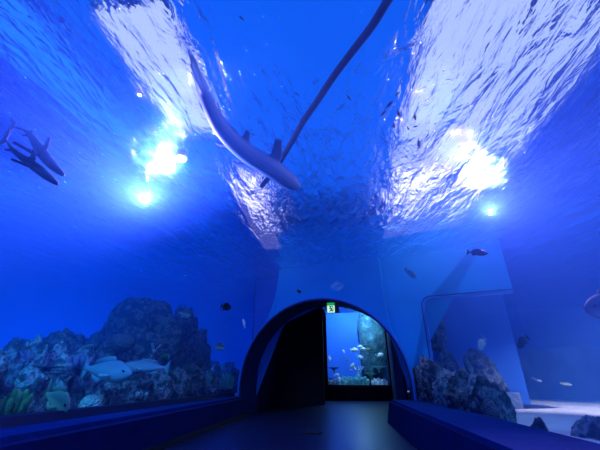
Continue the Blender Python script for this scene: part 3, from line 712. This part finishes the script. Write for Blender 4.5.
ef = [(343.5, 351.6, 1, 2, 'fish_white'), (354.3, 350, 4, 0, 'fish_white'), (360, 346.7, 3, 0, 'fish_white'), (363, 348.8, 3, 0, 'fish_white'), (360, 357.2, 3.5, 1, 'fish_white'), (367.5, 349.2, 3, 0, 'fish_yellow'), (380, 355.3, 4, -1, 'fish_white'), (352.6, 366.5, 1, -4, 'fish_white'), (336.7, 375, 3, 0, 'fish_white'), (339.1, 378.5, 1, 3, 'fish_white'), (346, 381.7, 2, 1, 'fish_white'), (329.5, 358.5, .6, 3, 'fish_white'), (347.5, 359.8, 2, 0, 'fish_yellow')]
el = ['lone white fish high on the left', 'white fish just left of the upper cluster', 'topmost white fish of the upper cluster', 'white fish below the topmost in the upper cluster', 'white fish under the upper cluster', 'yellow fish right of the upper cluster', 'white fish before the rock column on the right', 'white fish swimming steeply upright in mid window', 'white fish low on the left, larger one', 'white fish low on the left nosing down', 'lowest white fish near the bottom', 'white fish against the left edge', 'faint yellow fish in the middle']
for (x, y, dx, dy, m), l in zip(ef, el):
    s = .95
    fish(l + ' of the lit tank window', aty(x + dx * s, y + dy * s, 25.6), aty(x - dx * s, y - dy * s, 25.6), m, hr=.5, wr=.2, group='fish in the lit tank')
# ------------------------------------------------------------------ sharks
def smooth_path(pts, n):
    r = []; m = len(pts)
    for i in range(n):
        t = i / (n - 1) * (m - 1); k = min(int(t), m - 2); f = t - k
        p0, p1, p2, p3 = pts[max(0, k - 1)], pts[k], pts[k + 1], pts[min(m - 1, k + 2)]
        r.append(.5 * ((2 * p1) + (p2 - p0) * f + (2 * p0 - 5 * p1 + 4 * p2 - p3) * f * f + (3 * p1 - p0 - 3 * p2 + p3) * f ** 3))
    return r
def shark(label, path, R, prof, fins, mat, up=Vector((0, 0, 1)), flat=.8, voxel=.016):
    """path nose -> tail; prof: (t, radius factor); fins: (t, angle, lengths...)"""
    pts = smooth_path(path, 40); o0 = pts[12].copy(); pts = [p - o0 for p in pts]
    L = sum((b - a).length for a, b in zip(pts, pts[1:]))
    bm = bmesh.new(); seg = 18; rows = []; frames = []
    for i, p in enumerate(pts):
        t = i / 39; d = (pts[max(0, i - 1)] - pts[min(39, i + 1)]).normalized()
        s = d.cross(up).normalized(); u = s.cross(d).normalized(); frames.append((p, d, s, u))
        r = R * (next(a[1] + (b[1] - a[1]) * (t - a[0]) / (b[0] - a[0]) for a, b in zip(prof, prof[1:]) if a[0] <= t <= b[0] + 1e-9))
        rows.append([bm.verts.new(p + s * r * math.cos(2 * PI * k / seg) + u * r * flat * math.sin(2 * PI * k / seg)) for k in range(seg)])
    for a, b in zip(rows, rows[1:]):
        for k in range(seg): bm.faces.new((a[k], a[(k + 1) % seg], b[(k + 1) % seg], b[k]))
    bm.faces.new(rows[0]); bm.faces.new(rows[-1])
    for (t, ang, root, span, sweep, th) in fins:
        p, d, s, u = frames[int(round(t * 39))]
        a = math.radians(ang); e = s * math.cos(a) + u * math.sin(a); nrm = d.cross(e).normalized()
        q = [p + d * root * .5, p + d * root * .15 + e * span * .55, p - d * (sweep - root * .10) + e * span, p - d * (sweep + root * .18) + e * span * .93, p - d * (root * .32) + e * span * .42, p - d * root * .5]
        prism(bm, [x - nrm * th / 2 for x in q], nrm * th)
    o = obj('shark', bm, mat, smooth=True, loc=o0)
    md = o.modifiers.new('one skin', 'REMESH'); md.mode = 'VOXEL'; md.voxel_size = voxel; md.use_smooth_shade = True
    sm = o.modifiers.new('soften', 'SMOOTH'); sm.factor = .5; sm.iterations = 2
    return tag(o, label, 'shark')
zp = [(298, 188), (285, 178), (268, 166), (250, 155), (234, 142), (220, 126), (209, 106), (201, 85), (196, 70), (193.5, 57)]
zpath = [atz(x, y, 4.85 - .012 * i) for i, (x, y) in enumerate(zp)]
zl_ = sum((b - a).length for a, b in zip(zpath, zpath[1:]))
ZR = .061 * zl_
shark('large pale-bellied shark with a long curved tail gliding over the tunnel', zpath, ZR,
      [(0, .30), (.03, .62), (.10, .92), (.2, 1.0), (.32, .95), (.45, .78), (.6, .56), (.8, .34), (.95, .16), (1, .05)],
      [(.22, 12, .13 * zl_, .17 * zl_, .08 * zl_, .035), (.22, 168, .13 * zl_, .17 * zl_, .08 * zl_, .035), (.42, 10, .09 * zl_, .10 * zl_, .05 * zl_, .03), (.42, 170, .09 * zl_, .10 * zl_, .05 * zl_, .03),
       (.40, 90, .10 * zl_, .08 * zl_, .05 * zl_, .03), (.80, -90, .30 * zl_, .03 * zl_, .05 * zl_, .03), (.82, 90, .25 * zl_, .02 * zl_, .05 * zl_, .03)], 'shark_grey', flat=.72)
def bpath(pp, Y, dY): return [aty(x, y, Y + dY * i / (len(pp) - 1)) for i, (x, y) in enumerate(pp)]
TP = [(0, .12), (.05, .5), (.15, .85), (.3, 1.0), (.45, .85), (.6, .58), (.78, .28), (.9, .16), (1, .08)]
TPS = 1
a = bpath([(64.5, 176), (54, 167), (45, 157), (38, 147), (32, 137), (26, 131), (17, 128), (7.5, 127)], 3.45, .25)
l_ = sum((q - p).length for p, q in zip(a, a[1:]))
shark('dark shark with a raised fin, upper of the two at the far left', a, .044 * l_, TP, [(.30, -20, .10 * l_, .16 * l_, .09 * l_, .03), (.30, 200, .10 * l_, .16 * l_, .09 * l_, .03), (.36, 90, .11 * l_, .11 * l_, .07 * l_, .03), (.62, 90, .05 * l_, .04 * l_, .03 * l_, .025), (.62, -60, .05 * l_, .05 * l_, .03 * l_, .025), (.93, 90, .07 * l_, .09 * l_, .09 * l_, .03), (.93, -90, .06 * l_, .07 * l_, .05 * l_, .03)], 'shark_dusky', voxel=.014)
a = bpath([(58.5, 185), (48, 177), (38, 169), (28, 161.5), (18, 154), (11, 147), (6, 140), (3, 133)], 3.25, .25)
l_ = sum((q - p).length for p, q in zip(a, a[1:]))
shark('slim shark with a pale belly, lower of the two at the far left', a, .040 * l_, TP, [(.30, -20, .10 * l_, .12 * l_, .08 * l_, .03), (.30, 200, .10 * l_, .12 * l_, .08 * l_, .03), (.40, 90, .11 * l_, .09 * l_, .07 * l_, .03), (.66, -60, .05 * l_, .05 * l_, .03 * l_, .025), (.90, 90, .07 * l_, .07 * l_, .08 * l_, .03), (.88, -90, .08 * l_, .09 * l_, .05 * l_, .03)], 'shark_dusky', voxel=.014)
# ------------------------------------------------------------------ pipe under the water surface
pp = [atz(406, -26, 5.25), atz(388, 0, 5.24), atz(372, 26, 5.22), atz(352, 52, 5.24), atz(334, 76, 5.22), atz(318, 100, 5.24), atz(303, 122, 5.22), atz(290, 145, 5.24), atz(276, 168, 5.22), atz(262, 186, 5.22)]
bm = bmesh.new(); tube(bm, smooth_path(pp, 60), [.052] * 60, 12)
tag(obj('pipe', bm, 'pipe_rubber', smooth=True), 'dark flexible pipe slanting across overhead under the water surface', 'pipe')
# ------------------------------------------------------------------ camera
cam = bpy.data.cameras.new('camera'); cam.sensor_width = 36; cam.lens = F / 600 * 36; cam.clip_end = 200; cam.clip_start = .02
co = bpy.data.objects.new('camera', cam); COL.objects.link(co)
M = Matrix((RT, UP, -FW)).transposed().to_4x4(); M.translation = EYE; co.matrix_world = M
SC.camera = co
SC.view_settings.view_transform = 'Standard'; SC.view_settings.look = 'None'; SC.view_settings.gamma = 1; SC.view_settings.use_curve_mapping = False
SC.view_settings.exposure = 0.0
cy = SC.cycles
cy.use_denoising = True
cy.max_bounces = 8; cy.diffuse_bounces = 2; cy.glossy_bounces = 3; cy.transmission_bounces = 4; cy.transparent_max_bounces = 24; cy.volume_bounces = 1
cy.caustics_reflective = True; cy.caustics_refractive = True; cy.sample_clamp_indirect = 2.0
